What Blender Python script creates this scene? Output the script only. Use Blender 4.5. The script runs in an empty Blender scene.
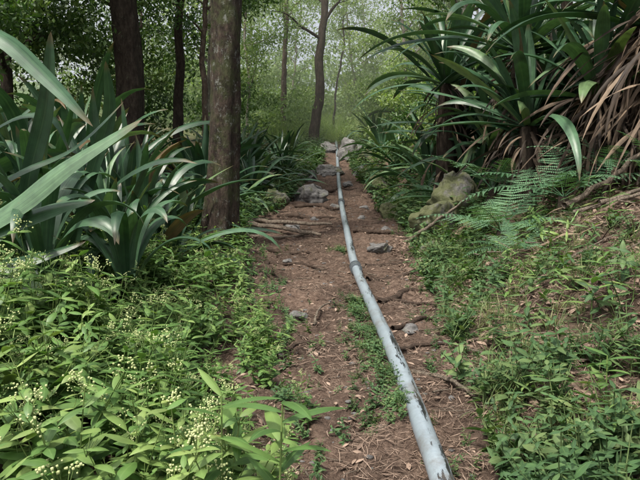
import bpy, math, numpy as np
from mathutils import noise as mn, Vector
rng=np.random.default_rng(7)
S=bpy.context.scene
PI=math.pi
# ------------------------------------------------------------ helpers
def vn(x,y,s=0):
    x=np.asarray(x,float);y=np.asarray(y,float)
    xi=np.floor(x);yi=np.floor(y);fx=x-xi;fy=y-yi
    fx=fx*fx*(3-2*fx);fy=fy*fy*(3-2*fy)
    def h(a,b):
        t=np.sin(a*127.1+b*311.7+s*74.7)*43758.5453
        return t-np.floor(t)
    return (h(xi,yi)*(1-fx)+h(xi+1,yi)*fx)*(1-fy)+(h(xi,yi+1)*(1-fx)+h(xi+1,yi+1)*fx)*fy
def fbm(x,y,s=0,o=4):
    r=0;a=.5
    for i in range(o):
        r=r+a*(vn(x*2**i,y*2**i,s+i)-.5);a*=.5
    return r*2
EY=[-10,2.9,4,6,9.5,12.4,19,26,60];EX=[.95,.95,1.0,1.2,1.5,1.3,1.05,.95,.9]
LY=[-10,2.9,4.9,7.5,10.4,14.6,20,26,60];LX=[-.05,-.1,-.42,-.9,-1.2,-.6,.0,.3,.4]
def er(y): return np.interp(y,EY,EX)
def el(y): return np.interp(y,LY,LX)
def base(y):
    y=np.asarray(y,float)
    return np.where(y<0,.06*y,np.where(y<26,.06*y+.0031*y*y,3.6556+.215*(np.minimum(y,75)-26)+.03*np.maximum(y-75,0)))
def H(x,y):
    x=np.asarray(x,float);y=np.asarray(y,float)
    dr=np.maximum(x-er(y),0);dl=np.maximum(el(y)-x,0)
    r=.55*np.minimum(dr,4)**2/(np.minimum(dr,4)+.5)+.16*np.maximum(dr-4,0)
    l=.12*np.minimum(dl,12)**2/(np.minimum(dl,12)+.8)
    off=np.clip((dr+dl)*1.5,0,1)
    return base(y)+r+l+fbm(x*1.1,y*1.1,3)*(.12+.16*off)+fbm(x*4.5,y*4.5,9,4)*.085
def mk(name,V,F,A=None,mat=None,parent=None,smooth=True):
    V=np.asarray(V,np.float32).reshape(-1,3);F=np.asarray(F,np.int32).reshape(-1,4)
    me=bpy.data.meshes.new(name)
    me.vertices.add(len(V));me.vertices.foreach_set('co',V.ravel())
    me.loops.add(F.size);me.loops.foreach_set('vertex_index',F.ravel())
    me.polygons.add(len(F));me.polygons.foreach_set('loop_start',np.arange(0,F.size,4,dtype=np.int32))
    me.polygons.foreach_set('loop_total',np.full(len(F),4,np.int32))
    me.polygons.foreach_set('use_smooth',np.full(len(F),smooth,bool))
    me.update(calc_edges=True)
    if A is not None:
        at=me.attributes.new('lc','FLOAT_VECTOR','POINT');at.data.foreach_set('vector',np.asarray(A,np.float32).ravel())
    if mat: me.materials.append(mat)
    ob=bpy.data.objects.new(name,me);S.collection.objects.link(ob)
    if parent: ob.parent=parent
    return ob
def empty(name,loc=(0,0,0)):
    e=bpy.data.objects.new(name,None);e.location=loc;e.empty_display_size=.2;S.collection.objects.link(e);return e
class G:
    def __init__(s): s.V=[];s.F=[];s.A=[];s.n=0
    def add(s,V,F,A):
        s.V.append(V);s.F.append(np.asarray(F)+s.n);s.A.append(A);s.n+=len(V)
    def get(s): return np.concatenate(s.V),np.concatenate(s.F),np.concatenate(s.A)
def norm(v): return v/(np.linalg.norm(v,axis=-1,keepdims=True)+1e-9)
def grid_faces(nr,nc):
    i=np.arange(nr-1)[:,None]*nc+np.arange(nc-1)[None]
    i=i.ravel();return np.stack([i,i+1,i+nc+1,i+nc],1)
def blade(P,wid,side,fold=.25,var=.5,nc=5,prof=None,wave=0,twist=0):
    P=np.asarray(P,float);n=len(P);T=norm(np.gradient(P,axis=0))
    side=np.broadcast_to(np.asarray(side,float),P.shape)
    side=norm(side-(side*T).sum(1,keepdims=True)*T)
    N=np.cross(side,T)
    s=np.linspace(0,1,n)
    if twist:
        a=(twist*s)[:,None];side,N=side*np.cos(a)+N*np.sin(a),N*np.cos(a)-side*np.sin(a)
    if prof is None: prof=np.minimum(1,(.45+.9*s))*np.clip(1-s**3.2,0,1)**.8
    a=np.linspace(-1,1,nc)
    w=(wid*.5*prof)[:,None,None]
    V=P[:,None]+side[:,None]*a[None,:,None]*w+N[:,None]*(np.abs(a)[None,:,None]*fold*w)
    if wave: V=V+N[:,None]*(np.sin(s*17+var*40)[:,None,None]*a[None,:,None]*wave*w)
    A=np.stack(np.broadcast_arrays(np.full((n,nc),var),s[:,None],a[None]),-1)
    return V.reshape(-1,3),grid_faces(n,nc),A.reshape(-1,3)
def bez(c,n=16):
    c=np.asarray(c,float);t=np.linspace(0,1,n)[:,None]
    if len(c)==3: return (1-t)**2*c[0]+2*t*(1-t)*c[1]+t*t*c[2]
    return (1-t)**3*c[0]+3*t*(1-t)**2*c[1]+3*t*t*(1-t)*c[2]+t**3*c[3]
def spline(pts,n):
    p=np.asarray(pts,float);k=len(p);t=np.linspace(0,k-1,n)
    out=[]
    for v in t:
        i=min(int(v),k-2);f=v-i
        p0=p[max(i-1,0)];p1=p[i];p2=p[i+1];p3=p[min(i+2,k-1)]
        out.append(.5*((2*p1)+(-p0+p2)*f+(2*p0-5*p1+4*p2-p3)*f*f+(-p0+3*p1-3*p2+p3)*f**3))
    return np.array(out)
def arcpath(az,el0,droop,L,n=14,start=(0,0,0),pw=1.4):
    s=np.linspace(0,1,n);th=el0-droop*s**pw
    d=np.stack([np.cos(th)*math.cos(az),np.cos(th)*math.sin(az),np.sin(th)],1)*L/(n-1)
    return np.asarray(start)+np.concatenate([[[0,0,0]],np.cumsum(d[:-1],0)])
def tube(P,R,ns=10,var=.5,rough=0,seed=0):
    P=np.asarray(P,float);n=len(P);T=norm(np.gradient(P,axis=0))
    ref=np.array([1.,0,0]) if abs(T[:,0]).mean()<.7 else np.array([0,0,1.])
    X=norm(np.cross(T,ref));Y=np.cross(T,X)
    a=np.linspace(0,2*PI,ns+1)[:-1]
    R=np.broadcast_to(np.asarray(R,float),(n,))[:,None]*np.ones((n,ns))
    if rough:
        L=np.linalg.norm(P-P[0],axis=1)[:,None]
        R=R*(1+rough*(vn(np.cos(a)[None]*1.6+5+L*.5,np.sin(a)[None]*1.6+L*.9,seed)-.5)*2+rough*.5*(vn(a[None]*4,L*7,seed+3)-.5))
    V=P[:,None]+X[:,None]*(np.cos(a)[None]*R)[...,None]+Y[:,None]*(np.sin(a)[None]*R)[...,None]
    i=np.arange(n-1)[:,None]*ns;j=np.arange(ns)[None];k=(j+1)%ns
    F=np.stack([i+j,i+k,i+ns+k,i+ns+j],-1).reshape(-1,4)
    A=np.stack(np.broadcast_arrays(np.full((n,ns),var),np.linspace(0,1,n)[:,None],(a/PI-1)[None]),-1).reshape(-1,3)
    return V.reshape(-1,3),F,A
def rots(N,tilt=.2,scale=(.7,1.2)):
    yaw=rng.uniform(0,2*PI,N);tx=rng.normal(0,tilt,N);ty=rng.normal(0,tilt,N)
    c,s=np.cos(yaw),np.sin(yaw);z=np.zeros(N);o=np.ones(N)
    Rz=np.stack([c,-s,z,s,c,z,z,z,o],-1).reshape(N,3,3)
    Rx=np.stack([o,z,z,z,np.cos(tx),-np.sin(tx),z,np.sin(tx),np.cos(tx)],-1).reshape(N,3,3)
    Ry=np.stack([np.cos(ty),z,np.sin(ty),z,o,z,-np.sin(ty),z,np.cos(ty)],-1).reshape(N,3,3)
    return (Rx@Ry@Rz)*rng.uniform(*scale,N)[:,None,None]
def rep(P,R,T,var):
    V,F,A=P;N=len(T);k=len(V)
    VV=np.einsum('nij,kj->nki',R,V)+T[:,None]
    FF=F[None]+(np.arange(N)*k)[:,None,None]
    AA=np.repeat(A[None],N,0).copy();AA[...,0]=AA[...,0]*.5+var[:,None]*.5
    return VV.reshape(-1,3),FF.reshape(-1,4),AA.reshape(-1,3)
# ------------------------------------------------------------ materials
def newmat(n):
    m=bpy.data.materials.new(n);m.use_nodes=True;nt=m.node_tree;b=nt.nodes['Principled BSDF'];return m,nt,b
def ramp(nt,stops,src):
    r=nt.nodes.new('ShaderNodeValToRGB');e=r.color_ramp.elements
    while len(e)<len(stops): e.new(.5)
    for x,(p,c) in zip(e,stops): x.position=p;x.color=(*c,1)
    nt.links.new(src,r.inputs[0]);return r
def noise(nt,scale,detail=5,vec=None,rough=.6,mapscale=None):
    n=nt.nodes.new('ShaderNodeTexNoise');n.inputs['Scale'].default_value=scale;n.inputs['Detail'].default_value=detail;n.inputs['Roughness'].default_value=rough
    if vec is None:
        tc=nt.nodes.new('ShaderNodeTexCoord');src=tc.outputs['Object']
    else: src=vec
    if mapscale:
        mp=nt.nodes.new('ShaderNodeMapping');mp.inputs['Scale'].default_value=mapscale;nt.links.new(src,mp.inputs[0]);src=mp.outputs[0]
    nt.links.new(src,n.inputs['Vector']);return n
def mix(nt,fac,a,b,mode='MIX'):
    m=nt.nodes.new('ShaderNodeMix');m.data_type='RGBA';m.blend_type=mode
    for s,v in ((m.inputs[0],fac),(m.inputs[6],a),(m.inputs[7],b)):
        if hasattr(v,'links'): nt.links.new(v,s)
        elif isinstance(v,(int,float)): s.default_value=v
        else: s.default_value=(*v,1)
    return m.outputs[2]
def bump(nt,b,h,st=.5,dist=.02):
    n=nt.nodes.new('ShaderNodeBump');n.inputs['Strength'].default_value=st;n.inputs['Distance'].default_value=dist
    nt.links.new(h,n.inputs['Height']);nt.links.new(n.outputs[0],b.inputs['Normal']);return n
def leafmat(name,stops,rough=.45,trans=.3,rib=(.2,.3,.1),ribf=.35,stripe=False,spec=.5,tint=(1.1,1.25,.5),nz=True):
    m,nt,b=newmat(name);at=nt.nodes.new('ShaderNodeAttribute');at.attribute_name='lc'
    sp=nt.nodes.new('ShaderNodeSeparateXYZ');nt.links.new(at.outputs['Vector'],sp.inputs[0])
    c=ramp(nt,stops,sp.outputs[0]).outputs[0]
    if nz:
        nz=noise(nt,9,2);c=mix(nt,.55,c,ramp(nt,[(.3,(.45,.45,.45)),(.7,(1.35,1.35,1.3))],nz.outputs[0]).outputs[0],'MULTIPLY')
    if ribf:
        ab=nt.nodes.new('ShaderNodeMath');ab.operation='ABSOLUTE';nt.links.new(sp.outputs[2],ab.inputs[0])
        rr=ramp(nt,[(0,(1,1,1)),(.13,(0,0,0))],ab.outputs[0])
        mu=nt.nodes.new('ShaderNodeMath');mu.operation='MULTIPLY';nt.links.new(rr.outputs[0],mu.inputs[0]);mu.inputs[1].default_value=ribf
        c=mix(nt,mu.outputs[0],c,rib)
    if stripe:
        # fibres running along the leaf, blotches and dry brown tips
        sn=noise(nt,1,4,vec=at.outputs['Vector'],rough=.7,mapscale=(60,2.2,11))
        c=mix(nt,.75,c,ramp(nt,[(.32,(.5,.52,.5)),(.68,(1.5,1.45,1.4))],sn.outputs[0]).outputs[0],'MULTIPLY')
        tp=ramp(nt,[(.90,(0,0,0)),(.98,(.8,.8,.8))],sp.outputs[1]);c=mix(nt,tp.outputs[0],c,(.12,.08,.04))
        bn=noise(nt,34,5,rough=.8);c=mix(nt,ramp(nt,[(.66,(0,0,0)),(.72,(.5,.5,.5))],bn.outputs[0]).outputs[0],c,(.11,.10,.05))
        mr=nt.nodes.new('ShaderNodeMapRange');mr.inputs[3].default_value=rough-.08;mr.inputs[4].default_value=rough+.18;nt.links.new(bn.outputs[0],mr.inputs[0]);nt.links.new(mr.outputs[0],b.inputs['Roughness'])
        bump(nt,b,sn.outputs[0],.35,.003)
    else: b.inputs['Roughness'].default_value=rough
    nt.links.new(c,b.inputs['Base Color']);b.inputs['Specular IOR Level'].default_value=spec
    t=nt.nodes.new('ShaderNodeBsdfTranslucent');nt.links.new(mix(nt,1.0,c,tint,'MULTIPLY'),t.inputs[0])
    mx=nt.nodes.new('ShaderNodeMixShader');mx.inputs[0].default_value=trans
    nt.links.new(b.outputs[0],mx.inputs[1]);nt.links.new(t.outputs[0],mx.inputs[2]);nt.links.new(mx.outputs[0],nt.nodes['Material Output'].inputs[0])
    return m
M_weed=leafmat('weed_leaf',[(0,(.038,.092,.026)),(.5,(.105,.20,.052)),(.93,(.24,.32,.10)),(1,(.3,.27,.09))],.5,.28)
M_cover=leafmat('cover_leaf',[(0,(.03,.07,.03)),(.5,(.065,.13,.05)),(.9,(.16,.21,.08)),(1,(.2,.17,.08))],.6,.3,spec=.3)
M_flower=leafmat('flower_bud',[(0,(.32,.38,.14)),(1,(.56,.60,.32))],.7,.2,ribf=0,nz=False)
M_agave=leafmat('agave_leaf',[(0,(.014,.042,.02)),(.45,(.034,.085,.042)),(.75,(.075,.15,.085)),(.93,(.12,.18,.07)),(1,(.10,.07,.035))],.36,.14,rib=(.10,.18,.08),ribf=.25,stripe=True,spec=.6)
M_dead=leafmat('dead_leaf',[(0,(.025,.018,.013)),(.5,(.07,.047,.032)),(1,(.2,.145,.10))],.8,.08,ribf=0,tint=(1,.8,.6))
M_fern=leafmat('fern_leaf',[(0,(.06,.14,.07)),(1,(.15,.27,.15))],.6,.25,ribf=0,nz=False,spec=.3)
M_tree=leafmat('tree_leaf',[(0,(.025,.06,.018)),(.5,(.07,.14,.035)),(1,(.2,.27,.08))],.45,.35,ribf=0,nz=False)
M_far_haze=leafmat('far_leaf_haze',[(0,(.10,.17,.06)),(.5,(.22,.31,.12)),(1,(.40,.46,.2))],.6,.45,ribf=0,nz=False)  # distant haze painted into the leaf colour: paler greens than the near trees
M_grass=leafmat('grass_blade',[(0,(.05,.11,.03)),(.6,(.14,.2,.07)),(1,(.34,.30,.15))],.6,.3,ribf=0,nz=False)
M_litter=leafmat('litter',[(0,(.05,.033,.025)),(.45,(.16,.108,.078)),(.8,(.34,.25,.19)),(1,(.55,.44,.34))],.8,.05,ribf=0,tint=(1,.9,.8),nz=False)
def soilmat(name,moss):
    m,nt,b=newmat(name)
    n1=noise(nt,1.6,6);n2=noise(nt,22,8,rough=.75);n3=noise(nt,90,4,rough=.8)
    c=ramp(nt,[(.3,(.05,.034,.027)),(.5,(.14,.1,.079)),(.7,(.26,.197,.16))],n2.outputs[0]).outputs[0]
    c=mix(nt,.9,c,ramp(nt,[(.3,(.38,.37,.36)),(.7,(1.45,1.4,1.35))],n1.outputs[0]).outputs[0],'MULTIPLY')
    c=mix(nt,.5,c,ramp(nt,[(.35,(.4,.4,.4)),(.65,(1.6,1.55,1.5))],n3.outputs[0]).outputs[0],'MULTIPLY')
    if moss:
        n4=noise(nt,2.2,5);c=mix(nt,ramp(nt,[(.53,(0,0,0)),(.68,(.65,.65,.65))],n4.outputs[0]).outputs[0],c,(.05,.075,.026))
        ge=nt.nodes.new('ShaderNodeNewGeometry');sx=nt.nodes.new('ShaderNodeSeparateXYZ');nt.links.new(ge.outputs['Position'],sx.inputs[0])
        mr=nt.nodes.new('ShaderNodeMapRange');mr.inputs[1].default_value=20;mr.inputs[2].default_value=32;nt.links.new(sx.outputs[1],mr.inputs[0])
        c=mix(nt,mr.outputs[0],c,mix(nt,n4.outputs[0],(.05,.10,.03),(.14,.22,.07)))
    nt.links.new(c,b.inputs['Base Color']);b.inputs['Roughness'].default_value=.95;b.inputs['Specular IOR Level'].default_value=.15
    ad=nt.nodes.new('ShaderNodeMath');nt.links.new(n2.outputs[0],ad.inputs[0]);nt.links.new(n3.outputs[0],ad.inputs[1])
    bump(nt,b,ad.outputs[0],.9,.04);return m
M_soil=soilmat('trail_soil',False);M_ground=soilmat('forest_floor',True)
def barkmat(name,cols,patch=(.32,.31,.28),pf=.56,sc=1.0,moss=0):
    m,nt,b=newmat(name)
    n1=noise(nt,14*sc,8,rough=.7,mapscale=(1,1,.35));n2=noise(nt,8*sc,9,rough=.85,mapscale=(1,1,.8));n3=noise(nt,40*sc,5,mapscale=(1,1,.3))
    c=ramp(nt,[(.3,cols[0]),(.5,cols[1]),(.72,cols[2])],n1.outputs[0]).outputs[0]
    if moss:
        n5=noise(nt,3.2,7,rough=.7);c=mix(nt,ramp(nt,[(.47,(0,0,0)),(.6,(moss,moss,moss))],n5.outputs[0]).outputs[0],c,(.065,.085,.03))
    c=mix(nt,ramp(nt,[(pf,(0,0,0)),(pf+.05,(.85,.85,.85))],n2.outputs[0]).outputs[0],c,patch)
    c=mix(nt,.6,c,ramp(nt,[(.3,(.45,.45,.45)),(.7,(1.4,1.4,1.4))],n3.outputs[0]).outputs[0],'MULTIPLY')
    nt.links.new(c,b.inputs['Base Color']);b.inputs['Roughness'].default_value=.9;b.inputs['Specular IOR Level'].default_value=.2
    bump(nt,b,n1.outputs[0],1,.09);return m
M_bark0=barkmat('bark_mossy',[(.014,.010,.008),(.048,.035,.027),(.11,.083,.064)],patch=(.25,.26,.235),pf=.56,moss=.6)
M_bark=barkmat('bark_brown',[(.035,.024,.018),(.09,.065,.047),(.16,.125,.095)],patch=(.24,.24,.19),pf=.56)
M_root=barkmat('root_bark',[(.03,.02,.015),(.07,.048,.036),(.13,.095,.072)],patch=(.17,.14,.11),pf=.6)
M_bark2=barkmat('bark_dark',[(.018,.013,.01),(.045,.034,.025),(.09,.07,.053)],pf=.6,patch=(.13,.15,.1))
M_bark3=barkmat('bark_pale',[(.12,.11,.085),(.22,.2,.16),(.34,.32,.27)],pf=.6)
M_stick=barkmat('dead_wood',[(.11,.085,.065),(.27,.22,.17),(.46,.38,.30)],pf=.6,patch=(.5,.43,.35),sc=3)
def rockmat(name,mf):
    m,nt,b=newmat(name);n1=noise(nt,8,9,rough=.75);n2=noise(nt,2.8,8,rough=.75)
    c=ramp(nt,[(.3,(.06,.056,.052)),(.55,(.17,.165,.16)),(.75,(.36,.35,.34))],n1.outputs[0]).outputs[0]
    c=mix(nt,ramp(nt,[(mf,(0,0,0)),(mf+.12,(.85,.85,.85))],n2.outputs[0]).outputs[0],c,mix(nt,n1.outputs[0],(.035,.05,.015),(.14,.15,.045)))
    nt.links.new(c,b.inputs['Base Color']);b.inputs['Roughness'].default_value=.9;bump(nt,b,n1.outputs[0],1,.06);return m
M_rock=rockmat('rock_stone',.55);M_rockm=rockmat('mossy_stone',.38)
def pipemat(name,dark=False):
    m,nt,b=newmat(name)
    n1=noise(nt,9,9,rough=.8,mapscale=(1.6,.16,1.6));n2=noise(nt,3,8,rough=.8);n3=noise(nt,40,4);n4=noise(nt,2,4)
    at=nt.nodes.new('ShaderNodeAttribute');at.attribute_name='lc'
    sp=nt.nodes.new('ShaderNodeSeparateXYZ');nt.links.new(at.outputs['Vector'],sp.inputs[0])
    c=mix(nt,n4.outputs[0],(.17,.215,.25),(.33,.38,.415))
    c=mix(nt,.45,c,mix(nt,n3.outputs[0],(.5,.5,.5),(1.5,1.5,1.5)),'MULTIPLY')
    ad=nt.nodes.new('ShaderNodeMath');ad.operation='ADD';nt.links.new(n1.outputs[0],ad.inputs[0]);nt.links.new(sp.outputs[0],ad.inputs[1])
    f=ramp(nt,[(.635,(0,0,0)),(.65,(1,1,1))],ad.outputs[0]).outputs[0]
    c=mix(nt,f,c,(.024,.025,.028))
    c=mix(nt,ramp(nt,[(.52,(0,0,0)),(.72,(.75,.75,.75))],n2.outputs[0]).outputs[0],c,(.12,.10,.08))
    if dark: c=mix(nt,.75,c,(.04,.045,.05))
    nt.links.new(c,b.inputs['Base Color']);b.inputs['Roughness'].default_value=.33;b.inputs['Metallic'].default_value=.2
    bump(nt,b,n2.outputs[0],.15,.01);return m
M_pipe=pipemat('pipe_paint');M_coup=pipemat('coupling_metal',True)
# ------------------------------------------------------------ ground + trail
def sp_axis(lo,hi,c,fine,n):
    t=np.linspace(-1,1,n);k=4.5
    v=np.sinh(k*t)/math.sinh(k);return np.where(v<0,c+v*(c-lo),c+v*(hi-c))
xs=sp_axis(-160,160,1,.05,280);ys=sp_axis(-60,260,5,.05,420)
X,Y=np.meshgrid(xs,ys);Z=H(X,Y)
ins=np.clip(np.minimum(X-el(Y),er(Y)-X)*4,0,1)*(Y<33)*(Y>-3);Z=Z-.05*ins
mk('ground',np.stack([X,Y,Z],-1),grid_faces(len(ys),len(xs)),mat=M_ground)
ty=np.concatenate([np.linspace(-2,14,800),np.linspace(14.05,32,260)]);tt=np.linspace(0,1,110)
Tn=fbm(ty*1.7,ty*0+3,21)*.34;Tm=fbm(ty*1.5,ty*0+8,31)*.34
L0=el(ty)-.16+Tn;R0=er(ty)+.16+Tm
X=L0[:,None]*(1-tt)+R0[:,None]*tt;Y=np.repeat(ty[:,None],110,1)
Z=H(X,Y)+.014+fbm(X*14,Y*14,5,3)*.028
e=np.minimum(tt,1-tt)[None];Z=Z-.09*np.clip(1-e/.06,0,1)
mk('dirt_trail',np.stack([X,Y,Z],-1),grid_faces(len(ty),110),mat=M_soil)
# ------------------------------------------------------------ pipe
py=[-2,2.8,3.8,5.4,7.6,11.2,16.6,25,31];px=[.56,.53,.52,.49,.43,.44,.50,.68,.75]
yy=np.linspace(-1.5,28,240);xx=np.interp(yy,py,px)
k=np.ones(9)/9;xx=np.convolve(np.pad(xx,4,'edge'),k,'valid')
zz=np.array([max(H(a+d,b) for d in(-.04,0,.04)) for a,b in zip(xx,yy)]);k2=np.ones(19)/19
zz=np.convolve(np.pad(zz,9,'reflect',reflect_type='odd'),k2,'valid')+.072
P=np.stack([xx,yy,zz],1)
pipe=empty('water_pipe')
V,F,A=tube(P,.053,24)
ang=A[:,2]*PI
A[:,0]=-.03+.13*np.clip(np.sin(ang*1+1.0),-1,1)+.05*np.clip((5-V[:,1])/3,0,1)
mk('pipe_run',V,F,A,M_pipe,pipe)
for cy in(1.3,7.5,13.6,19.6,25):
    i=int(np.argmin(abs(yy-cy)));d=norm(P[i+1]-P[i-1]);c=P[i]
    o=np.array([-.11,-.108,-.09,-.08,-.08,-.03,-.03,.03,.03,.08,.08,.09,.108,.11])
    r=np.array([.054,.070,.074,.074,.063,.063,.068,.068,.063,.063,.074,.074,.070,.054])
    V,F,A=tube(c+o[:,None]*d,r,24);A[:,0]=0;mk('coupling',V,F,A,M_coup,pipe,False)
# ------------------------------------------------------------ rocks
import bmesh
def rock(x,y,s,sx=1,sy=1,sz=.7,sink=.3,seed=0,moss=False):
    bm=bmesh.new();bmesh.ops.create_icosphere(bm,subdivisions=5 if s>.15 else 4,radius=1)
    r=np.random.default_rng(seed);pl=norm(r.normal(0,1,(12,3)));dd=r.uniform(.5,.88,12);of=Vector(r.uniform(0,50,3))
    for v in bm.verts:
        p=np.array(v.co)
        for q,d in zip(pl,dd):
            t=p@q
            if t>d: p=p-q*(t-d)*.95
        f=1+.24*mn.fractal(Vector(p*1.6)+of,.9,2,5)
        v.co=p*f*np.array([sx,sy,sz])*s
    me=bpy.data.meshes.new('rock');bm.to_mesh(me);bm.free()
    for p in me.polygons:p.use_smooth=True
    me.materials.append(M_rockm if moss else M_rock);o=bpy.data.objects.new('mossy_boulder' if moss else 'rock',me);S.collection.objects.link(o)
    o.location=(x,y,float(H(x,y))+s*sz*(1-2*sink)*.5);o.rotation_euler=(0,0,r.uniform(0,6));return o
RK=[(-.2,5.7,.09,1.2,1,.7),(.84,8.6,.17,1.2,.9,.8),(.72,4.95,.085,1.2,1,.8),(.2,19,.42,1.3,1,.6),(1.0,22.5,.6,1,1,1),(-.25,14.2,.36,1.3,1,.8),
 (.3,12.9,.10,1,1,.7),(-.5,10.6,.17,1.4,1,.6),(-.42,8.1,.08,1,1,.7),(.75,11.6,.13,1,1,.7),(1.1,10.4,.12,1,1,.8),(-.1,11.4,.14,1,1,.7),
 (.72,16.4,.17,1,1,.6),(-.35,17.5,.3,1,1,.8),(.05,7.1,.04,1,1,.7),(.78,3.6,.03,1,1,.7),(.95,13.4,.14,1,1,.7),(.25,24.5,.4,1,1,.8),(1.2,18.6,.26,1,1,.9)]
for i,a in enumerate(RK): rock(*a[:2],a[2],*a[3:],sink=.25,seed=i+3)
for i,a in enumerate([(1.72,9.3,.36,1,1.2,1.1),(2.15,10,.46,1.2,1,1.2),(1.5,8.3,.18,1,1,.9),(1.45,15,.34,1,1,1),(-.95,13.2,.3,1,1,.9),(1.35,12.2,.26,1,1,.9),(1.5,20,.36,1,1,.9),(-.5,20,.4,1,1,.9)]): rock(*a[:2],a[2],*a[3:],sink=.05,seed=i+40,moss=True)
bm=bmesh.new();bmesh.ops.create_cube(bm,size=2);bmesh.ops.subdivide_edges(bm,edges=bm.edges[:],cuts=2,use_grid_fill=True)
cv=np.array([v.co[:] for v in bm.verts]);cf=np.array([[v.index for v in f.verts] for f in bm.faces]);bm.free()
cv=norm(cv)*.5+cv*.3;ball=(cv,cf,np.zeros((len(cv),3))+.5)
N=520;y=rng.uniform(2.3,14,N);x=el(y)+rng.uniform(0,1,N)*(er(y)-el(y))
R=rots(N,.5,(.004,.02));R[:,2]*=.6;R[:,0]*=1.4
mk('pebbles',*rep(ball,R,np.stack([x,y,H(x,y)+.014],1),rng.random(N)),mat=M_rock)
# ------------------------------------------------------------ litter
def needle():
    s=np.linspace(0,1,4);P=np.stack([s-.5,.06*np.sin(s*3),.02*np.sin(s*3.1)],1)
    return blade(P,.05,(0,1,0),0,.5,2)
nd=needle()
def scat(n,y0,y1,x0=None,x1=None,pw=1.0):
    y=y0+(y1-y0)*rng.random(n)**pw
    x=(el(y)-.5)+rng.random(n)*(er(y)-el(y)+1.1) if x0 is None else rng.uniform(x0,x1,n)
    return x,y
g=G()
x,y=scat(60000,2,14,pw=1.4);k=vn(x*2.2,y*2.2,61)+.3*rng.random(len(x))>.42;x,y=x[k],y[k];N=len(x);g.add(*rep(nd,rots(N,.22,(.025,.1)),np.stack([x,y,H(x,y)+.018+rng.random(N)*.012],1),rng.random(N)))
x,y=scat(32000,2.2,9,.9,4.5,pw=1.2);N=len(x);g.add(*rep(nd,rots(N,.35,(.03,.15)),np.stack([x,y,H(x,y)+.014],1),rng.random(N)*.9+.1))
dl=blade(bez([(-.5,0,0),(0,0,.22),(.5,0,.0)],5),.42,(0,1,0),.3,.5,3,prof=np.sin(np.linspace(.12,PI-.03,5)))
x,y=scat(3600,2,16,pw=1.1);N=len(x);g.add(*rep(dl,rots(N,.3,(.02,.065)),np.stack([x,y,H(x,y)+.022],1),rng.random(N)))
x,y=scat(7000,2.4,10,1,5);N=len(x);g.add(*rep(dl,rots(N,.4,(.03,.1)),np.stack([x,y,H(x,y)+.02],1),rng.random(N)))
mk('leaf_litter',*g.get(),mat=M_litter)
# fallen dead fronds lying on the bank
g=G()
for i in range(46):
    x=rng.uniform(2.2,4.6);y=rng.uniform(5.2,8.0);az=rng.uniform(0,6.28);L=rng.uniform(.3,.9);s=np.linspace(-.5,.5,12)
    qx=x+s*L*math.cos(az)+.05*np.sin(s*4);qy=y+s*L*math.sin(az);q=np.stack([qx,qy,H(qx,qy)+.04+.05*rng.random()+.03*np.cos(s*5)],1)
    g.add(*blade(q,rng.uniform(.02,.05),(-math.sin(az),math.cos(az),0),.5,rng.uniform(.3,1),4,wave=.4,twist=rng.normal(0,1)))
mk('fallen_dead_fronds',*g.get(),mat=M_dead)
def stick(name,pts,r,lift=.02,mat=None):
    p=spline([(a,b,float(H(a,b))+c+lift) for a,b,c in pts],26)
    n=len(p);rg=np.linspace(1,.4,n)*r
    p=p+np.stack([fbm(np.arange(n)*.6,np.zeros(n)+r*99,4)*r*1.3,fbm(np.arange(n)*.6,np.zeros(n)+r*50,7)*r*1.3,fbm(np.arange(n)*.4,np.zeros(n)+r*20,5)*r*.6],1)
    V,F,A=tube(p,rg,8,rough=.3,seed=3);return mk(name,V,F,A,mat or M_stick)
def root(pts,r):
    # follow the soil closely so the root stays half buried
    q=spline([(a,b,0) for a,b in pts],34);n=len(q)
    q[:,0]+=fbm(np.arange(n)*.35,np.zeros(n)+r*90,4)*.06
    zr=np.maximum(np.maximum(H(q[:,0],q[:,1]),H(q[:,0],q[:,1]-.04)),H(q[:,0],q[:,1]+.04));kk=np.ones(5)/5
    q[:,2]=np.convolve(np.pad(zr,2,'edge'),kk,'valid')+.02+r*.35-.03*np.linspace(0,1,n)**3
    V,F,A=tube(q,np.linspace(1,.4,n)*r,8,rough=.3,seed=4);mk('tree_root',V,F,A,M_root)
stick('fallen_branch',[(.62,4.1,0),(.78,3.75,.02),(.9,3.55,.01)],.018,.03)
stick('fallen_branch',[(-.05,5.35,0),(.0,5.7,.03),(.14,6.1,.01)],.013,.03)
for p,r in [([(.60,5.0),(.85,5.2),(1.02,5.5),(1.1,6.1)],.027),([(.6,6.0),(.85,6.4),(1.15,6.6),(1.5,6.5)],.03),([(.55,7.0),(1.05,7.4),(1.4,7.6)],.03),
            ([(.6,7.9),(.95,8.0),(1.45,8.3)],.03),([(.55,6.4),(.9,6.0),(1.25,5.9)],.02),([(-1.2,9.0),(-.6,8.7),(-.1,8.6)],.045),([(-1.3,8.5),(-.8,7.9),(-.5,7.2)],.045),([(-1.0,8.2),(-.4,7.9),(.1,7.8)],.028),
            ([(-.8,11.8),(0,11.6),(.4,11.8)],.05),([(.55,10.2),(1.0,10.0),(1.5,10.2)],.045),([(-.5,13),(.2,12.6),(.45,12.9)],.05),([(.58,4.4),(.75,4.6),(1.1,4.6)],.018),([(-.3,4.6),(0,4.8),(.3,4.7)],.014),([(-.5,15.5),(.2,15.3),(.9,15.6)],.06)]:
    root(p,r)
stick('fallen_branch',[(-1.5,10.1,.14),(-.8,10.0,.12),(.0,9.6,.05)],.055)
stick('fallen_branch',[(-1.4,10.9,.15),(-.7,10.5,.14),(.2,10.6,.05)],.05)
stick('fallen_branch',[(-1.3,9.5,.05),(-.7,9.6,.05),(-.2,9.9,.02)],.03)
stick('fallen_branch',[(2.75,7.0,.25),(3.3,6.9,.3),(4.1,6.8,.5)],.04)
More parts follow.
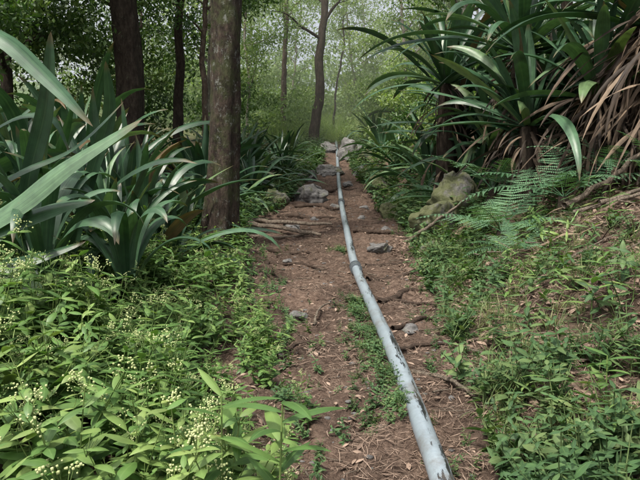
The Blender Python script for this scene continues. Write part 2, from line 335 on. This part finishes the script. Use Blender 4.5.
stick('fallen_branch',[(2.9,6.4,.1),(3.4,6.4,.2),(4.0,6.5,.4)],.028)
stick('fallen_branch',[(2.7,6.6,.12),(3.3,6.2,.14),(4.0,6.0,.2)],.025)
stick('fallen_branch',[(1.3,9.2,.05),(1.55,8.6,.3),(1.9,8.1,.65)],.035)
stick('fallen_branch',[(.9,4.9,.0),(1.1,4.4,.01),(1.25,4.2,.01)],.012)
stick('fallen_branch',[(1.7,5.2,.02),(2.2,5.6,.05),(2.7,5.7,.08)],.014)
stick('fallen_branch',[(2.0,4.6,.02),(2.3,5.0,.05),(2.9,5.2,.08)],.012)
g=G();x,y=scat(620,2.3,13)
tw=tube(np.stack([np.linspace(-.5,.5,6),.06*np.sin(np.linspace(0,5,6)),np.zeros(6)],1),np.linspace(.02,.008,6),4)
N=len(x);g.add(*rep(tw,rots(N,.08,(.06,.34)),np.stack([x,y,H(x,y)+.026],1),rng.random(N)))
x,y=scat(300,2.5,9,1.2,4.5);N=len(x);g.add(*rep(tw,rots(N,.2,(.1,.5)),np.stack([x,y,H(x,y)+.035],1),rng.random(N)));mk('twigs',*g.get(),mat=M_stick)
# ------------------------------------------------------------ weeds
def leafproto(g,start,az,L,W,el0,droop,var,nseg=5,nc=3):
    P=arcpath(az,el0,droop,L,nseg,start,1.2)
    g.add(*blade(P,W,(-math.sin(az),math.cos(az),0),.3,var,nc,prof=np.sin(np.linspace(.15,PI-.02,nseg)**1)**.8*np.linspace(1.1,.8,nseg)))
def weed(seed,h=.5,L=.1,W=.036,flow=True,nst=3,step=.05,nseg=5):
    r=np.random.default_rng(seed);g=G();f=G();stems=[]
    for b in range(nst): stems.append((r.uniform(0,6),r.uniform(.1,.45),h*r.uniform(.6,1)))
    for az,ln,hh in stems:
        n=8;s=np.linspace(0,1,n)
        P=np.stack([np.cos(az)*ln*s**1.3*hh,np.sin(az)*ln*s**1.3*hh,hh*s],1)
        g.add(*tube(P,np.linspace(.004,.002,n),3,var=.9))
        k=max(2,int(hh/step))
        for i in range(1,k+1):
            t=i/k;p=np.array([np.interp(t,s,P[:,j]) for j in range(3)])
            a0=i*PI/2+az+r.normal(0,.25)
            sz=(1-.5*t**3)*r.uniform(.7,1.15)
            for q in(0,PI): leafproto(g,p,a0+q,L*sz,W*sz,r.uniform(.0,.6),r.uniform(.4,1.2),r.uniform(0,1),nseg)
        if flow and r.random()<.75:
            for j in range(5):
                a=r.uniform(0,6);c=P[-1]+np.array([math.cos(a)*.035,math.sin(a)*.035,r.uniform(.01,.06)])
                g.add(*tube(np.linspace(P[-1]-[0,0,.03],c,3),.0015,3,var=.9))
                m=7;off=r.normal(0,.010,(m,3))
                R=np.repeat(np.eye(3)[None],m,0)*r.uniform(.0025,.005,m)[:,None,None]
                f.add(*rep(ball,R,c+off,r.random(m)))
    return g.get(),(f.get() if flow else None)
def weedfield(name,protos,x,y,scale,tilt=.15,mat=M_weed,zoff=0,pf=.5,mul=None):
    g=G();f=G();N=len(x);idx=rng.integers(0,len(protos),N)
    for k,(p,q) in enumerate(protos):
        m=idx==k;n=m.sum()
        if not n: continue
        R=rots(n,tilt,scale)
        if mul is not None: R=R*mul[m][:,None,None]
        T=np.stack([x[m],y[m],H(x[m],y[m])+zoff],1);v=np.clip(vn(x[m]*1.3,y[m]*1.3,8)*.6+rng.random(n)*.5-.05,0,1)
        g.add(*rep(p,R,T,v))
        if q is not None:
            mm=rng.random(n)<pf
            if mm.sum(): f.add(*rep(q,R[mm],T[mm],v[mm]))
    par=empty(name);mk('leaves',*g.get(),mat=mat,parent=par)
    if f.n: mk('flower_buds',*f.get(),mat=M_flower,parent=par)
    return par
wp=[weed(i,.55,.15,.055,step=.07,nseg=6) for i in range(5)]
wq=[weed(i+60,.5,.14,.05,step=.08,flow=False) for i in range(3)]
def inview(x,y): return np.abs(x)<.62*y+.5
N=780;y=rng.uniform(1.8,6.3,N);x=rng.uniform(-4.2,.3,N)
d=el(y)-x+fbm(x*2,y*2,77)*.35;keep=(d>-.02)&((rng.random(N)<.85)|(d>.5))&inview(x,y);x,y,d=x[keep],y[keep],d[keep]
weedfield('weed_patch',wp,x,y,(.65,1.25),.22,mul=np.clip(.62+.35*d+.6*fbm(x*.9,y*.9,5),.5,1.3),pf=.45)
N=380;y=rng.uniform(5.8,10,N);x=rng.uniform(-4,-.4,N);k=(el(y)-x>.05);weedfield('weed_patch',wq,x[k],y[k],(.5,1.1))
cp=[weed(20+i,.22,.075,.034,False,3,.045) for i in range(4)]
cb=[weed(50+i,.28,.13,.045,False,1,.05,6) for i in range(3)]
cr=[weed(55+i,.34,.19,.03,False,1,.05,7) for i in range(2)]
N=3000;y=2.2+11*rng.random(N)**1.15;x=er(y)+rng.exponential(1.3,N)-.1
dens=vn(x*1.9,y*1.9,55)+.7*vn(x*4,y*4,12)
bare=((x-2.6)/1.4)**2+((y-5.4)/1.9)**2<1
k=(x<6)&(dens>1.0)&~(bare&(rng.random(N)<.8))&inview(x,y);x,y=x[k],y[k]
weedfield('ground_cover_plants',cp,x,y,(.4,1.6),.35,M_cover)
N=380;y=2.2+8*rng.random(N);x=er(y)+rng.exponential(1.3,N);weedfield('ground_cover_plants',cb,x,y,(.4,1.5),.35,M_cover)
N=130;y=2.4+8*rng.random(N);x=er(y)+.2+rng.exponential(1.3,N);weedfield('ground_cover_plants',cr,x,y,(.5,1.3),.25,M_weed)
N=420;y=rng.uniform(3.2,9,N);x=np.interp(y,py,px)-.06-np.abs(rng.normal(0,.11,N))
k=(vn(y*1.2,y*0,9)>.38)
weedfield('ground_cover_plants',cp,x[k],y[k],(.25,.65),.3,M_cover)
N=260;y=rng.uniform(2.4,9,N);x=el(y)+np.abs(rng.normal(0,.22,N))-.1
weedfield('ground_cover_plants',cp,x,y,(.25,.7),.3,M_cover)
N=300;y=rng.uniform(2.4,12,N);x=er(y)-np.abs(rng.normal(0,.2,N))+.1
weedfield('ground_cover_plants',cp,x,y,(.2,.6),.3,M_cover)
N=1900;y=rng.uniform(9,30,N);x=np.where(rng.random(N)<.5,er(y)+rng.exponential(1.2,N),el(y)-rng.exponential(1.2,N))
weedfield('ground_cover_plants',[weed(30+i,.4,.15,.07,False,2,.08) for i in range(2)],x,y,(.6,1.5),.25,M_cover)
def tuft(seed,n=20):
    r=np.random.default_rng(seed);g=G()
    for i in range(n):
        az=r.uniform(0,6.28);P=arcpath(az,r.uniform(.7,1.5),r.uniform(.6,2.2),r.uniform(.12,.3),6,(r.normal(0,.02),r.normal(0,.02),0))
        g.add(*blade(P,.004,(-math.sin(az),math.cos(az),0),0,r.random(),2))
    return g.get(),None
tp=[tuft(i) for i in range(3)]
N=800;y=2.3+8*rng.random(N);x=er(y)+np.abs(rng.normal(0,1.3,N))-.05
weedfield('grass_tufts',tp,x,y,(.3,1.1),.3,M_grass)
N=1600;y=rng.uniform(27,44,N);x=rng.uniform(-3,4,N);weedfield('grass_tufts',tp,x,y,(2,4),.2,M_far_haze)
def sapling(name,x,y,h,L,W,n,seed,lean=(0,0)):
    r=np.random.default_rng(seed);z0=float(H(x,y));e=empty(name,(x,y,z0));g=G();s=np.linspace(0,1,10)
    P=np.stack([lean[0]*s**1.5,lean[1]*s**1.5,h*s],1);g.add(*tube(P,np.linspace(.006,.003,10),6,var=.8))
    for i in range(n):
        t=.35+.65*(i+1)/n;p=np.array([np.interp(t,s,P[:,j]) for j in range(3)]);a=i*2.4+seed
        sz=r.uniform(.75,1.1)
        leafproto(g,p,a,L*sz,W*sz,r.uniform(.1,.7),r.uniform(.4,1.0),r.uniform(.1,.8),10,5)
    mk('foliage',*g.get(),mat=M_weed,parent=e)
sapling('sapling',-.14,1.95,.76,.23,.055,15,3,(.02,0))
sapling('sapling',-.34,2.1,.72,.21,.05,13,5)
sapling('sapling',1.55,3.3,.3,.2,.05,9,8)
sapling('sapling',1.9,4.3,.35,.2,.05,9,9)
sapling('sapling',2.6,4.6,.35,.2,.05,9,19)
sapling('sapling',-.75,4.9,.85,.22,.07,12,11,(-.2,0))
# ------------------------------------------------------------ agave plants
def rosette(seed,n=34,L=1.5,W=.13,lo=-.3,hi=1.45,droop=(.6,2.0),deadf=.03,wave=.06,pw=1.8):
    r=np.random.default_rng(seed);g=G()
    for i in range(n):
        t=i/(n-1);az=i*2.39996+r.normal(0,.25);e0=lo+(hi-lo)*t+r.normal(0,.12)
        l=L*(1-.3*t*t)*r.uniform(.65,1.15);P=arcpath(az,e0+.25,r.uniform(*droop)*(1-.35*t),l,16,(math.cos(az)*.05,math.sin(az)*.05,.12*t),pw)
        v=r.uniform(0,.9) if r.random()>deadf*(2-2*t) else 1.0
        g.add(*blade(P,W*r.uniform(.75,1.2),(-math.sin(az),math.cos(az),0),.35,v,5,wave=wave,twist=r.normal(0,.5)))
    return g
RM=[]
for i in range(4):
    V,F,A=rosette(i+40,30,1.5,.15).get();o=mk('rm',V,F,A,M_agave);RM.append(o.data);bpy.data.objects.remove(o)
for i in range(3):
    V,F,A=rosette(i+50,26,1.6,.15,lo=.45,hi=1.5,droop=(.4,2.6),pw=2.6).get();o=mk('rm',V,F,A,M_agave);RM.append(o.data);bpy.data.objects.remove(o)
def agave(x,y,sc,stem=0,up=False):
    z=float(H(x,y));e=empty('agave_plant',(x,y,z))
    o=bpy.data.objects.new('leaves',RM[int(rng.integers(4,7) if up else rng.integers(0,4))]);S.collection.objects.link(o);o.parent=e
    o.location=(0,0,stem);o.scale=(sc,)*3;o.rotation_euler=(rng.normal(0,.1),rng.normal(0,.1),rng.uniform(0,6))
    if stem>.15:
        p=np.array([(0,0,-.2),(.02,0,stem*.5),(0,0,stem+.1)]);V,F,A=tube(spline(p,14),.09*sc,12,rough=.25,seed=2);mk('stem',V,F,A,M_bark2,e)
    return e
U=True
for a in [(-2.15,6.2,1.0,0,U),(-2.9,6.6,1.3,0,U),(-1.75,7.3,.85),(-3.5,7.6,1.4,0,U),(-2.5,8.2,1.2,0,U),(-1.95,8.9,.9),(-4.6,6.6,1.5,0,U),(-4.2,8.8,1.4,.3,U),(-3.1,5.3,1.0),(-5.3,8.2,1.5,0,U),(-2.4,7.1,1.2,.2,U),(-3.3,8.6,1.4,.4,U),(-1.9,6.6,1.0,0,U),
          (-3.2,10.2,1.3),(-5,11,1.4),(-2.3,11.2,1.15),(-1.75,12.3,1.05),(-2.6,13.4,1.2),(-1.5,14.2,1.1),(-3.6,12.2,1.3),(-1.9,16.2,1.2),(-1.0,17.6,.9),(-2.9,16.5,1.2),(-1.4,20,1.1),(-2.6,20,1.2),(-1.1,23,1.0),(-6,13,1.4),(-4.5,15,1.3),(-2.1,15,1.3,.3),(-2.0,10.4,1.1,.1,U),
          (2.6,14.5,1.2),(3.4,13,1.2),(2.2,17.5,1.1),(3.4,17,1.2),(2.1,21,1.1),(3.2,21,1.2),(2.2,25,1.2),(3.6,26,1.2),(4.6,15,1.3),(4.5,19,1.3),(5.5,12,1.3),(2.6,10.6,1.0),(2.3,13,1.0)]:
    agave(*a)
for a in [(4.9,9.5,1.3,.4),(3.1,11,1.45,.6),(3.9,11.2,1.5,.9),(5.6,9.2,1.4,1.0),(2.9,12.6,1.4,1.0),(3.7,9.2,1.4,.2,U),(4.3,10,1.5,.6),(2.6,12,1.5,1.6,U),(3.8,12.5,1.5,2.0,U)]: agave(*a)
e=empty('agave_plant',(0,0,0));g=G()
V,F,A=rosette(91,22,1.7,.19,hi=1.4).get();V=V+np.array([-3.4,4.6,float(H(-3.4,4.6))+.25]);g.add(V,F,A)
def hb(c,w,v,side=(0,.5,.9),fold=.3,tw=0,n=26,wave=.07):
    g.add(*blade(spline(c,n),w,side,fold,v,7,wave=wave,twist=tw))
b0=(-3.35,4.5,.85)
hb([b0,(-2.7,4.2,1.12),(-2.06,4.05,1.42),(-1.6,3.95,1.72),(-1.1,3.88,2.0)],.22,.78,side=(-.3,.6,.8))
hb([b0,(-3.1,4.4,2.0),(-2.65,4.2,2.65),(-2.1,4.05,2.58),(-1.75,4.0,2.3),(-1.43,3.95,1.96)],.22,.55,side=(.3,.75,.5))
hb([b0,(-2.8,4.3,1.0),(-2.2,4.1,1.28),(-1.75,4.1,1.45),(-1.5,4.15,1.5)],.18,.6,side=(-.2,.7,.7))
hb([b0,(-2.8,4.4,.95),(-2.2,4.4,1.05),(-1.7,4.5,1.2)],.2,.3,side=(0,.8,.6))
hb([b0,(-2.9,4.6,1.6),(-2.4,4.8,2.1),(-2.1,4.9,2.15),(-1.95,4.9,1.85)],.16,.3,side=(0,.9,.4))
hb([b0,(-3.0,4.4,2.3),(-2.5,4.3,3.1),(-2.0,4.2,3.2),(-1.5,4.1,2.9)],.18,.4,side=(0,.9,.3))
hb([b0,(-2.8,4.6,1.3),(-2.3,4.7,1.7),(-1.9,4.8,1.9),(-1.5,4.8,2.25)],.16,.2,side=(-.2,.9,.4))
hb([(-2.4,5,.9),(-2.3,4.9,1.6),(-2.1,4.8,2.2),(-2.0,4.7,2.75)],.16,.35,side=(.9,.3,0))
hb([(-2.2,5.4,.9),(-1.95,5.3,1.7),(-1.75,5.2,2.2),(-1.7,5.0,2.6)],.14,.3,side=(.9,.3,0))
mk('leaves',*g.get(),mat=M_agave,parent=e)
for x,y,L,s in((-1.6,5.1,1.25,95),(-2.1,4.7,1.3,96)):
    e=empty('agave_plant',(x,y,float(H(x,y))+.4));V,F,A=rosette(s,13,L,.16,lo=.8,hi=1.35,droop=(2.3,3.2),deadf=0,pw=1.9).get();A[:,0]=A[:,0]*.4+.4;mk('leaves',V,F,A,M_agave,e)
def bigagave(x,y,zb,seed,L,W,n,skirt,lean=(0,0),lo=-.2,sl=(.5,1.25)):
    z0=float(H(x,y));e=empty('agave_plant',(x,y,z0));h=zb-z0
    P=spline([(0,0,-.2),(lean[0]*.5,lean[1]*.5,h*.5),(lean[0],lean[1],h)],16);V,F,A=tube(P,np.linspace(.19,.12,16),14,rough=.3,seed=seed);mk('stem',V,F,A,M_bark2,e)
    V,F,A=rosette(seed,n,L,W,lo=lo,droop=(.5,1.9),deadf=.02).get();mk('leaves',V+P[-1],F,A,M_agave,e)
    g=G();r=np.random.default_rng(seed)
    for i in range(skirt):
        t=r.uniform(.25,1.02);p=np.array([np.interp(t,np.linspace(0,1,16),P[:,j]) for j in range(3)]);az=r.uniform(0,6.28)
        Q=arcpath(az,r.uniform(-.5,.5),r.uniform(1.0,1.9),r.uniform(*sl),12,p,.6)
        g.add(*blade(Q,r.uniform(.025,.07),(-math.sin(az),math.cos(az),0),r.uniform(.1,.9),r.random(),4,wave=.4,twist=r.normal(0,1.5)))
    if skirt: mk('dead_leaves',*g.get(),mat=M_dead,parent=e)
bigagave(2.95,8.6,2.5,61,2.0,.2,40,60,(-.1,0))
bigagave(3.5,7.9,2.75,67,1.8,.19,36,160)
bigagave(3.95,7.8,3.6,62,2.2,.21,44,260,(.05,-.1),sl=(.7,1.7))
bigagave(4.55,8.3,3.4,63,2.1,.2,36,200)
bigagave(3.0,9.4,3.7,64,2.3,.2,44,90)
bigagave(2.3,11.5,3.6,66,2.0,.19,36,60)
bigagave(4.2,7.1,3.9,65,1.6,.12,16,380,(-.05,0),sl=(.7,1.9))
# ------------------------------------------------------------ ferns
def fern(seed,n=8,L=1.1):
    r=np.random.default_rng(seed);g=G()
    for i in range(n):
        az=i*6.283/n+r.normal(0,.2);l=L*r.uniform(.75,1.1);K=26
        P=arcpath(az,r.uniform(.5,.95),r.uniform(.7,1.25),l,K,(0,0,0),1.2);T=norm(np.gradient(P,axis=0));sd=np.array([-math.sin(az),math.cos(az),0])
        g.add(*tube(P,np.linspace(.006,.0015,K),3,var=.1));v=r.random()
        for k in range(5,K):
            t=k/(K-1);pl=l*.24*math.sin(PI*min(1,(t*.9+.14)))**.6*(1.05-t*.6)
            for s in(-1,1):
                d=norm(sd*s+T[k]*.4-np.array([0,0,.15])+r.normal(0,.09,3));m=max(3,int(pl/.019));q=P[k]+d*np.linspace(.01,pl*r.uniform(.85,1.05),m)[:,None]
                pw=.0125*(1-np.linspace(0,1,m))**.5+.003;ax=T[k]
                for s2 in(-1,1):
                    tip=q+(ax*s2)[None]*pw[:,None]+d*.009;w=d*.0085
                    VV=np.stack([q-w,q+w,tip+w*.4,tip-w*.4],1).reshape(-1,3)
                    g.add(VV,np.arange(4*m).reshape(-1,4),np.tile([v,.5,.5],(4*m,1)))
    return g.get()
FM=[]
for i in range(3):
    o=mk('fm',*fern(i+5),mat=M_fern);FM.append(o.data);bpy.data.objects.remove(o)
for x,y,s,dz in[(2.2,7.5,1.1,.7),(2.9,7.4,1.1,.7),(1.95,10.9,.9,.6),(2.5,9.0,1.1,1.2),(3.7,6.6,.8,.2),(2.1,12,1.1,0),(-1.6,9.9,.6,0),(3.4,7.4,.9,1.0),(2.05,6.5,.5,0)]:
    o=bpy.data.objects.new('fern_plant',FM[int(rng.integers(0,3))]);S.collection.objects.link(o);o.location=(x,y,float(H(x,y))+dz*.3);o.scale=(s,)*3;o.rotation_euler=(.12,-.2,rng.uniform(0,6))
    if dz>.3:
        V,F,A=tube(np.array([(0,0,-dz*.3-.12),(0,0,-dz*.15),(0,0,.02)]),[.07,.06,.045],9,rough=.3);mk('rootstock',V,F,A,M_bark2,o)
# ------------------------------------------------------------ trees
def diam(N,T,size,var,fl=.5):
    d=norm(rng.normal(0,1,(N,3))+np.array([0,0,-.25]));s=norm(np.cross(d,rng.normal(0,1,(N,3))*np.array([fl,fl,1])))
    L=(size*rng.uniform(.6,1.3,N))[:,None];W=L*.24
    n=np.cross(d,s)*L*.06
    V=np.stack([T,T+d*L*.45+s*W+n,T+d*L,T+d*L*.45-s*W+n],1).reshape(-1,3)
    A=np.zeros((N,4,3));A[...,0]=var[:,None];A[...,1]=.5;A[...,2]=.5
    return V,np.arange(4*N).reshape(-1,4),A.reshape(-1,3)
def cloud(cent,rad,per,size):
    c=np.repeat(cent,per,0);N=len(c);r=np.repeat(rad,per)[:,None]
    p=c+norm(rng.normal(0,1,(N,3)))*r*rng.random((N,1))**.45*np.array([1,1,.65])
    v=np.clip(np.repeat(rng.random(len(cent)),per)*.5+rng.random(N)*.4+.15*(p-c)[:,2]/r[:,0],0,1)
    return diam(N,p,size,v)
def tree(x,y,h,r,bark,leaf,lean=(0,0),crown0=.5,cr=2.2,nl=9,per=260,size=.12,ns=16,lseed=0,rad=.7,taper=.6,crook=.0):
    z0=float(H(x,y));e=empty('tree',(x,y,z0));n=60;s=np.linspace(0,1,n)
    wb=.10+r*.5
    P=np.stack([lean[0]*s+wb*np.sin(s*6+lseed)*s+crook*(fbm(s*5,s*0+lseed,3)-float(fbm(0.,float(lseed),3))),lean[1]*s+.1*np.cos(s*4+lseed)*s,h*s-.3*(s==0)],1)
    R=r*(1-taper*s)*(1+.4*np.exp(-s*h/.25))
    V,F,A=tube(P,R,ns,rough=.2,seed=lseed);mk('trunk',V,F,A,bark,e)
    g=G();C=[]
    for i in range(nl):
        t=crown0+(1-crown0)*(i+.5)/nl;p=np.array([np.interp(t,s,P[:,j]) for j in range(3)]);az=i*2.4+lseed
        l=cr*rng.uniform(.7,1.15)*(1.15-.6*t);Q=arcpath(az,rng.uniform(.2,.9),rng.uniform(-.3,.5),l,9,p)
        Q=Q+np.cumsum(rng.normal(0,.03*l,(9,3)),0)*.5;Q[0]=p
        rb=np.interp(t,s,R)*.5;g.add(*tube(Q,np.linspace(rb,rb*.15,9),7))
        for k in(4,6,8):
            C.append(Q[k]+rng.normal(0,.15,3))
            q2=Q[k]+rng.normal(0,.4*rad,3);g.add(*tube(np.linspace(Q[k-1],q2,4),np.linspace(rb*.25,rb*.06,4),4));C.append(q2)
    C.append(P[-1]);mk('limbs',*g.get(),mat=bark,parent=e)
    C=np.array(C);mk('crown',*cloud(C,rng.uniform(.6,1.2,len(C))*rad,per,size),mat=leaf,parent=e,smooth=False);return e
tree(-1.42,8.7,9,.225,M_bark0,M_tree,(.5,-.9),.68,2.2,7,110,.11,36,1,taper=.25)
tree(-3.7,12,10,.28,M_bark2,M_tree,(.1,0),.4,3.2,14,220,.12,20,2,.8,crook=.1)
tree(-3.3,14,9,.12,M_bark2,M_tree,(.5,0),.45,2.4,11,200,.12,12,3,crook=.15)
tree(-2.5,13,8,.07,M_bark,M_tree,(.4,0),.4,1.8,10,150,.1,10,4,crook=.2)
tree(-5.2,10.5,8,.12,M_bark2,M_tree,(-.3,0),.25,2.2,14,250,.12,12,5,crook=.2)
tree(-6.6,12,10,.16,M_bark2,M_tree,(0,0),.25,3,15,240,.13,12,6,.85)
tree(-8.5,15,11,.2,M_bark2,M_tree,(0,0),.2,3.4,16,240,.14,12,7,1)
tree(-5.5,18,11,.16,M_bark,M_tree,(0,0),.3,3,14,220,.14,12,8,.9,crook=.2)
tree(-3.9,22,11,.12,M_bark3,M_tree,(.2,0),.25,2.4,14,160,.14,12,9,.85,crook=.3)
tree(-.25,27,12,.21,M_bark2,M_far_haze,(.5,0),.34,3.0,11,65,.13,16,10,.7,crook=.25)
tree(-1.7,30,13,.13,M_bark,M_far_haze,(.3,0),.35,2.4,13,65,.13,12,11,.7,crook=.3)
tree(.7,33,11,.06,M_bark2,M_far_haze,(.9,0),.35,2.0,12,60,.13,12,31,.7,crook=.3)
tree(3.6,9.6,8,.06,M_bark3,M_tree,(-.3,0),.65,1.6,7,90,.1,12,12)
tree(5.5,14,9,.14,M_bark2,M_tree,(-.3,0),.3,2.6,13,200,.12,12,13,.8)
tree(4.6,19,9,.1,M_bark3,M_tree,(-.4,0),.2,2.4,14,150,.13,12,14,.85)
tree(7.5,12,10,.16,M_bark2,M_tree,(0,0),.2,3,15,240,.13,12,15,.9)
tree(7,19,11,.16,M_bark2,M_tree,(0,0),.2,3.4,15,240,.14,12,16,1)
tree(3.6,26,10,.08,M_bark3,M_far_haze,(-.5,0),.15,2.2,15,110,.14,12,17,.8,crook=.3)
tree(-3.0,26,11,.07,M_bark3,M_far_haze,(-.3,0),.15,2.2,15,110,.14,12,18,.8,crook=.3)
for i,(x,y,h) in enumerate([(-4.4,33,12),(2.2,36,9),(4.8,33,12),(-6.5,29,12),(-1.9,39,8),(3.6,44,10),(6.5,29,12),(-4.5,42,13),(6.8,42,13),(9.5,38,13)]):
    tree(x,y,h,.08,M_bark3,M_far_haze,(rng.normal(0,.6),0),.12,2.6,15,60 if abs(x)<4 else 95,.18,8,20+i,1.0,crook=.3)
def bush(name,pts,size,per,mat,rad):
    C=np.array([(x,y,float(H(x,y))+zz) for x,y,zz in pts]);mk(name,*cloud(C,rng.uniform(.6,1.2,len(C))*rad,per,size),mat=mat,smooth=False)
def pts(n,xa,xb,ya,yb,za,zb): return np.stack([rng.uniform(xa,xb,n),rng.uniform(ya,yb,n),rng.uniform(za,zb,n)],1)
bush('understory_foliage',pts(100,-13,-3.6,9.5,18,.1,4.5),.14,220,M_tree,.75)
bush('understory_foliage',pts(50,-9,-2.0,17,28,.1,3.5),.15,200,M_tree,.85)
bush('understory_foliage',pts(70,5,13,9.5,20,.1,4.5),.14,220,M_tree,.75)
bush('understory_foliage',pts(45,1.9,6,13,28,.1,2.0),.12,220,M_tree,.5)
bush('understory_foliage',pts(40,1.9,6,13,28,.1,2.0),.12,220,M_far_haze,.5)
bush('background_foliage',pts(50,-7,-.6,27,34,.1,2.0),.17,200,M_far_haze,.9)
bush('background_foliage',pts(55,1.2,8,27,34,.1,2.2),.17,200,M_far_haze,.9)
bush('background_foliage',pts(100,-12,12,36,44,.1,2.4),.24,180,M_far_haze,1.2)
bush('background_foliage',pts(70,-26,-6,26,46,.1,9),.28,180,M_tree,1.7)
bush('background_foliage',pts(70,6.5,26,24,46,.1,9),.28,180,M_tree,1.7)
bush('background_foliage',pts(90,-34,34,48,56,.3,3.5),.4,150,M_far_haze,2)
# ------------------------------------------------------------ forest mist (homogeneous volume over the far hillside)
me=bpy.data.meshes.new('mist');bm=bmesh.new();bmesh.ops.create_cube(bm,size=1);bm.to_mesh(me);bm.free()
o=bpy.data.objects.new('mist',me);S.collection.objects.link(o);o.location=(0,44,10);o.scale=(90,44,30)
m=bpy.data.materials.new('mist');m.use_nodes=True;nt=m.node_tree;nt.nodes.remove(nt.nodes['Principled BSDF'])
vs=nt.nodes.new('ShaderNodeVolumeScatter');vs.inputs['Color'].default_value=(.97,1,.92,1);vs.inputs['Density'].default_value=.009;vs.inputs['Anisotropy'].default_value=0.0
nt.links.new(vs.outputs[0],nt.nodes['Material Output'].inputs['Volume']);me.materials.append(m)
# ------------------------------------------------------------ light / camera
w=bpy.data.worlds.new('World');S.world=w;w.use_nodes=True;nt=w.node_tree
sky=nt.nodes.new('ShaderNodeTexSky');sky.sky_type='NISHITA';sky.sun_disc=False
SE,SR=math.radians(60),math.radians(-145)
sky.sun_elevation=SE;sky.sun_rotation=SR;sky.dust_density=6;sky.air_density=1.0;sky.ozone_density=1
hs=nt.nodes.new('ShaderNodeHueSaturation');hs.inputs['Saturation'].default_value=.45;hs.inputs['Value'].default_value=1.7
nt.links.new(sky.outputs[0],hs.inputs['Color']);nt.links.new(hs.outputs[0],nt.nodes['Background'].inputs[0]);nt.nodes['Background'].inputs[1].default_value=.15
l=bpy.data.lights.new('Sun','SUN');l.energy=5.0;l.angle=math.radians(4);l.color=(1,.95,.84)
o=bpy.data.objects.new('sun_lamp',l);S.collection.objects.link(o)
d=Vector((math.sin(SR)*math.cos(SE),math.cos(SR)*math.cos(SE),math.sin(SE)))
o.rotation_euler=d.to_track_quat('Z','Y').to_euler()
c=bpy.data.cameras.new('Camera');co=bpy.data.objects.new('Camera',c);S.collection.objects.link(co);S.camera=co
co.location=(0,0,1.5);co.rotation_euler=(math.radians(86.3),0,0);c.lens=34.9;c.sensor_width=36;c.clip_start=.05;c.clip_end=1000
S.view_settings.view_transform='Standard';S.view_settings.look='None';S.view_settings.exposure=0
